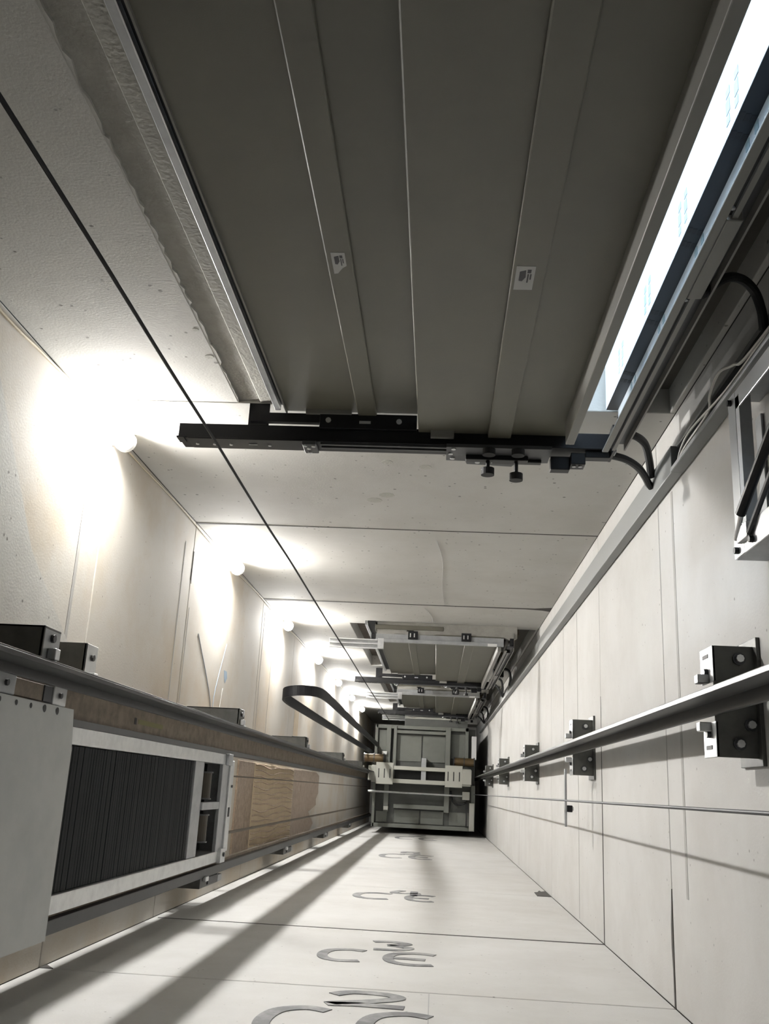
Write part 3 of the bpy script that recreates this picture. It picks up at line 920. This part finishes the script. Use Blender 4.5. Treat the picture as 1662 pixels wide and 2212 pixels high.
# pit guard in front of the counterweight, with its bolt holes
t = thing('counterweight_guard', 'plain grey sheet metal guard in front of the counterweight', 'metal guard', (-.90, .1, -1.2))
bm = bm_new()
prism(bm, [(-.902, -.152), (-.893, -.055), (-.893, .375), (-.896, .375), (-.896, -.054), (-.905, -.152)], 'z', -1.2, 2.31)
obj('sheet', bm, 'guard_sheet', t)
for k, z in enumerate((1.50, 1.58, 1.66, 1.74, 1.82, 1.90, 1.98, 2.055, 2.13, 2.205)):
    bm = bm_new()
    r = .006 if k < 8 else .009
    cyl(bm, (-.9030, -.140, z), (-.9000, -.140, z), r, 12)
    obj('bolt_hole', bm, 'rubber', t)
t = thing('guard_clamp', 'pale steel clamp blocks bolting the guard to the brown rail', 'clamp', (-.93, -.18, 1.9))
bm = bm_new()
box(bm, -.935, -.912, -.205, -.155, 1.90, 1.99, .003)
obj('clamp_block', bm, 'zinc_dull', t)
bm = bm_new()
box(bm, -.935, -.912, -.205, -.155, 2.20, 2.28, .003)
obj('clamp_block', bm, 'zinc', t)
obj('tie_plate', B(-.925, -.918, -.195, -.158, 1.99, 2.15, .001), 'rail_brown', t)
obj('tie_plate', B(-.925, -.915, -.195, -.158, 2.15, 2.20, .001), 'dark_steel', t)
bolt(-.912, -.178, 1.94, .007, 'x', t, 'dark_steel', h=.006)
bolt(-.912, -.178, 2.235, .007, 'x', t, 'dark_steel', h=.006)

# ------------------------------------------------------------------ lift car seen from below
CZ = 12.2
t = thing('elevator_car', 'grey underside of the lift car at the far end', 'elevator car', (-.15, -.18, CZ))
obj('platform', B(-.78, .49, -.79, .44, CZ + .10, CZ + .14), 'car_plate', t)
obj('car_body', B(-.76, .47, -.77, .42, CZ + .14, CZ + 2.4), 'car_plate', t)
for (x0, x1, y0, y1) in ((-.78, .40, -.80, -.755), (-.78, .49, .40, .445), (-.79, -.755, -.80, .445), (.36, .40, -.80, -.34), (.445, .495, -.10, .445)):
    obj('edge_beam', B(x0, x1, y0, y1, CZ, CZ + .10, .003), 'car_paint', t)
for (x0, x1, y0, y1) in ((-.645, -.587, -.80, .26), (-.553, -.513, -.79, -.28), (.110, .172, -.79, .24)):
    obj('long_beam', B(x0, x1, y0, y1, CZ - .02, CZ + .10, .003), 'car_paint', t)
obj('cross_beam', B(-.515, .112, -.74, -.70, CZ - .01, CZ + .10, .003), 'car_paint', t)
obj('cross_beam', B(-.52, .13, .165, .215, CZ - .01, CZ + .10, .003), 'car_paint', t)
for (x0, x1, y0, y1) in ((-.51, -.195, -.69, -.36), (-.178, .108, -.69, -.36), (-.75, -.65, -.74, -.48), (-.51, -.195, .23, .39), (-.178, .108, .23, .39), (.18, .36, -.72, -.42), (.18, .43, .23, .39), (-.74, -.60, .26, .39)):
    obj('floor_panel', B(x0, x1, y0, y1, CZ + .085, CZ + .10, .002), 'car_paint', t)
for (y0, y1) in ((-.29, -.245), (-.135, -.085)):
    obj('sling_beam', B(-.80, .43, y0, y1, CZ - .22, CZ - .06, .003), 'sling', t)
for (x0, x1, xe0, xe1) in ((-.745, -.53, -.84, -.745), (.113, .326, .326, .438)):
    p = obj('sling_plate', B(x0, x1, -.325, -.065, CZ - .235, CZ - .22, .003), 'sling', t)
    obj('guide_shoe', B(xe0, xe1, -.28, -.105, CZ - .24, CZ - .12, .004), 'sling', p)
    for k in range(3):
        xs = x0 + .03 + k * .07
        obj('slot', B(xs, xs + .012, -.25, -.14, CZ - .2365, CZ - .235), 'rubber', p)
obj('sling_gap', B(-.52, .11, -.245, -.135, CZ - .05, CZ - .045), 'rubber', t)
obj('centre_post', B(-.185, -.125, -.40, -.10, CZ - .20, CZ + .1, .003), 'zinc_dull', t)
for (x0, x1) in ((-.905, -.66), (.22, .47)):
    bm = bm_new()
    cyl(bm, (x0, -.375, CZ - .12), (x1, -.375, CZ - .12), .05, 20)
    p = obj('pulley', bm, 'brass', t)
    for f in (0, .5, 1):
        xx = x0 + f * (x1 - x0)
        bm = bm_new()
        cyl(bm, (xx - .006, -.375, CZ - .12), (xx + .006, -.375, CZ - .12), .06, 20)
        obj('pulley_flange', bm, 'dark_steel', p)
obj('switch_box', B(-.69, -.626, -.467, -.427, CZ - .08, CZ - .02, .004), 'plastic_white', t)
obj('switch_box', B(-.641, -.583, .196, .241, CZ - .08, CZ - .02, .004), 'sling', t)
obj('rope_clamp', B(.334, .424, -.02, .075, CZ - .12, CZ - .03, .004), 'sling', t)
obj('side_bar', B(.425, .487, .11, .44, CZ - .06, CZ - .0, .003), 'sling', t)
obj('side_bar', B(.385, .40, .08, .40, CZ - .04, CZ - .0), 'rubber', t)
bm = bm_new()
cyl(bm, (-.84, .024, CZ - .10), (.36, .030, CZ - .10), .012, 10)
obj('safety_rod', bm, 'zinc', t)
obj('toe_guard', B(-.42, .385, -.89, -.80, CZ + .02, CZ + .03, .002), 'car_plate', t)
obj('toe_bar', B(-.42, .385, -.915, -.888, CZ - .0, CZ + .03, .002), 'sling', t)
obj('lit_wall_strip', B(.44, .50, -.70, -.415, CZ - .02, CZ + .10, .003), 'plastic_white', t)  # white piece added in place of a brightly lit strip of wall
bm = bm_new()
tube(bm, [(.19, -.02, CZ + .02), (.22, .10, CZ - .03), (.30, .14, CZ - .03), (.40, .10, CZ - .02)], .012, 8)
obj('cable', bm, 'rubber', t)
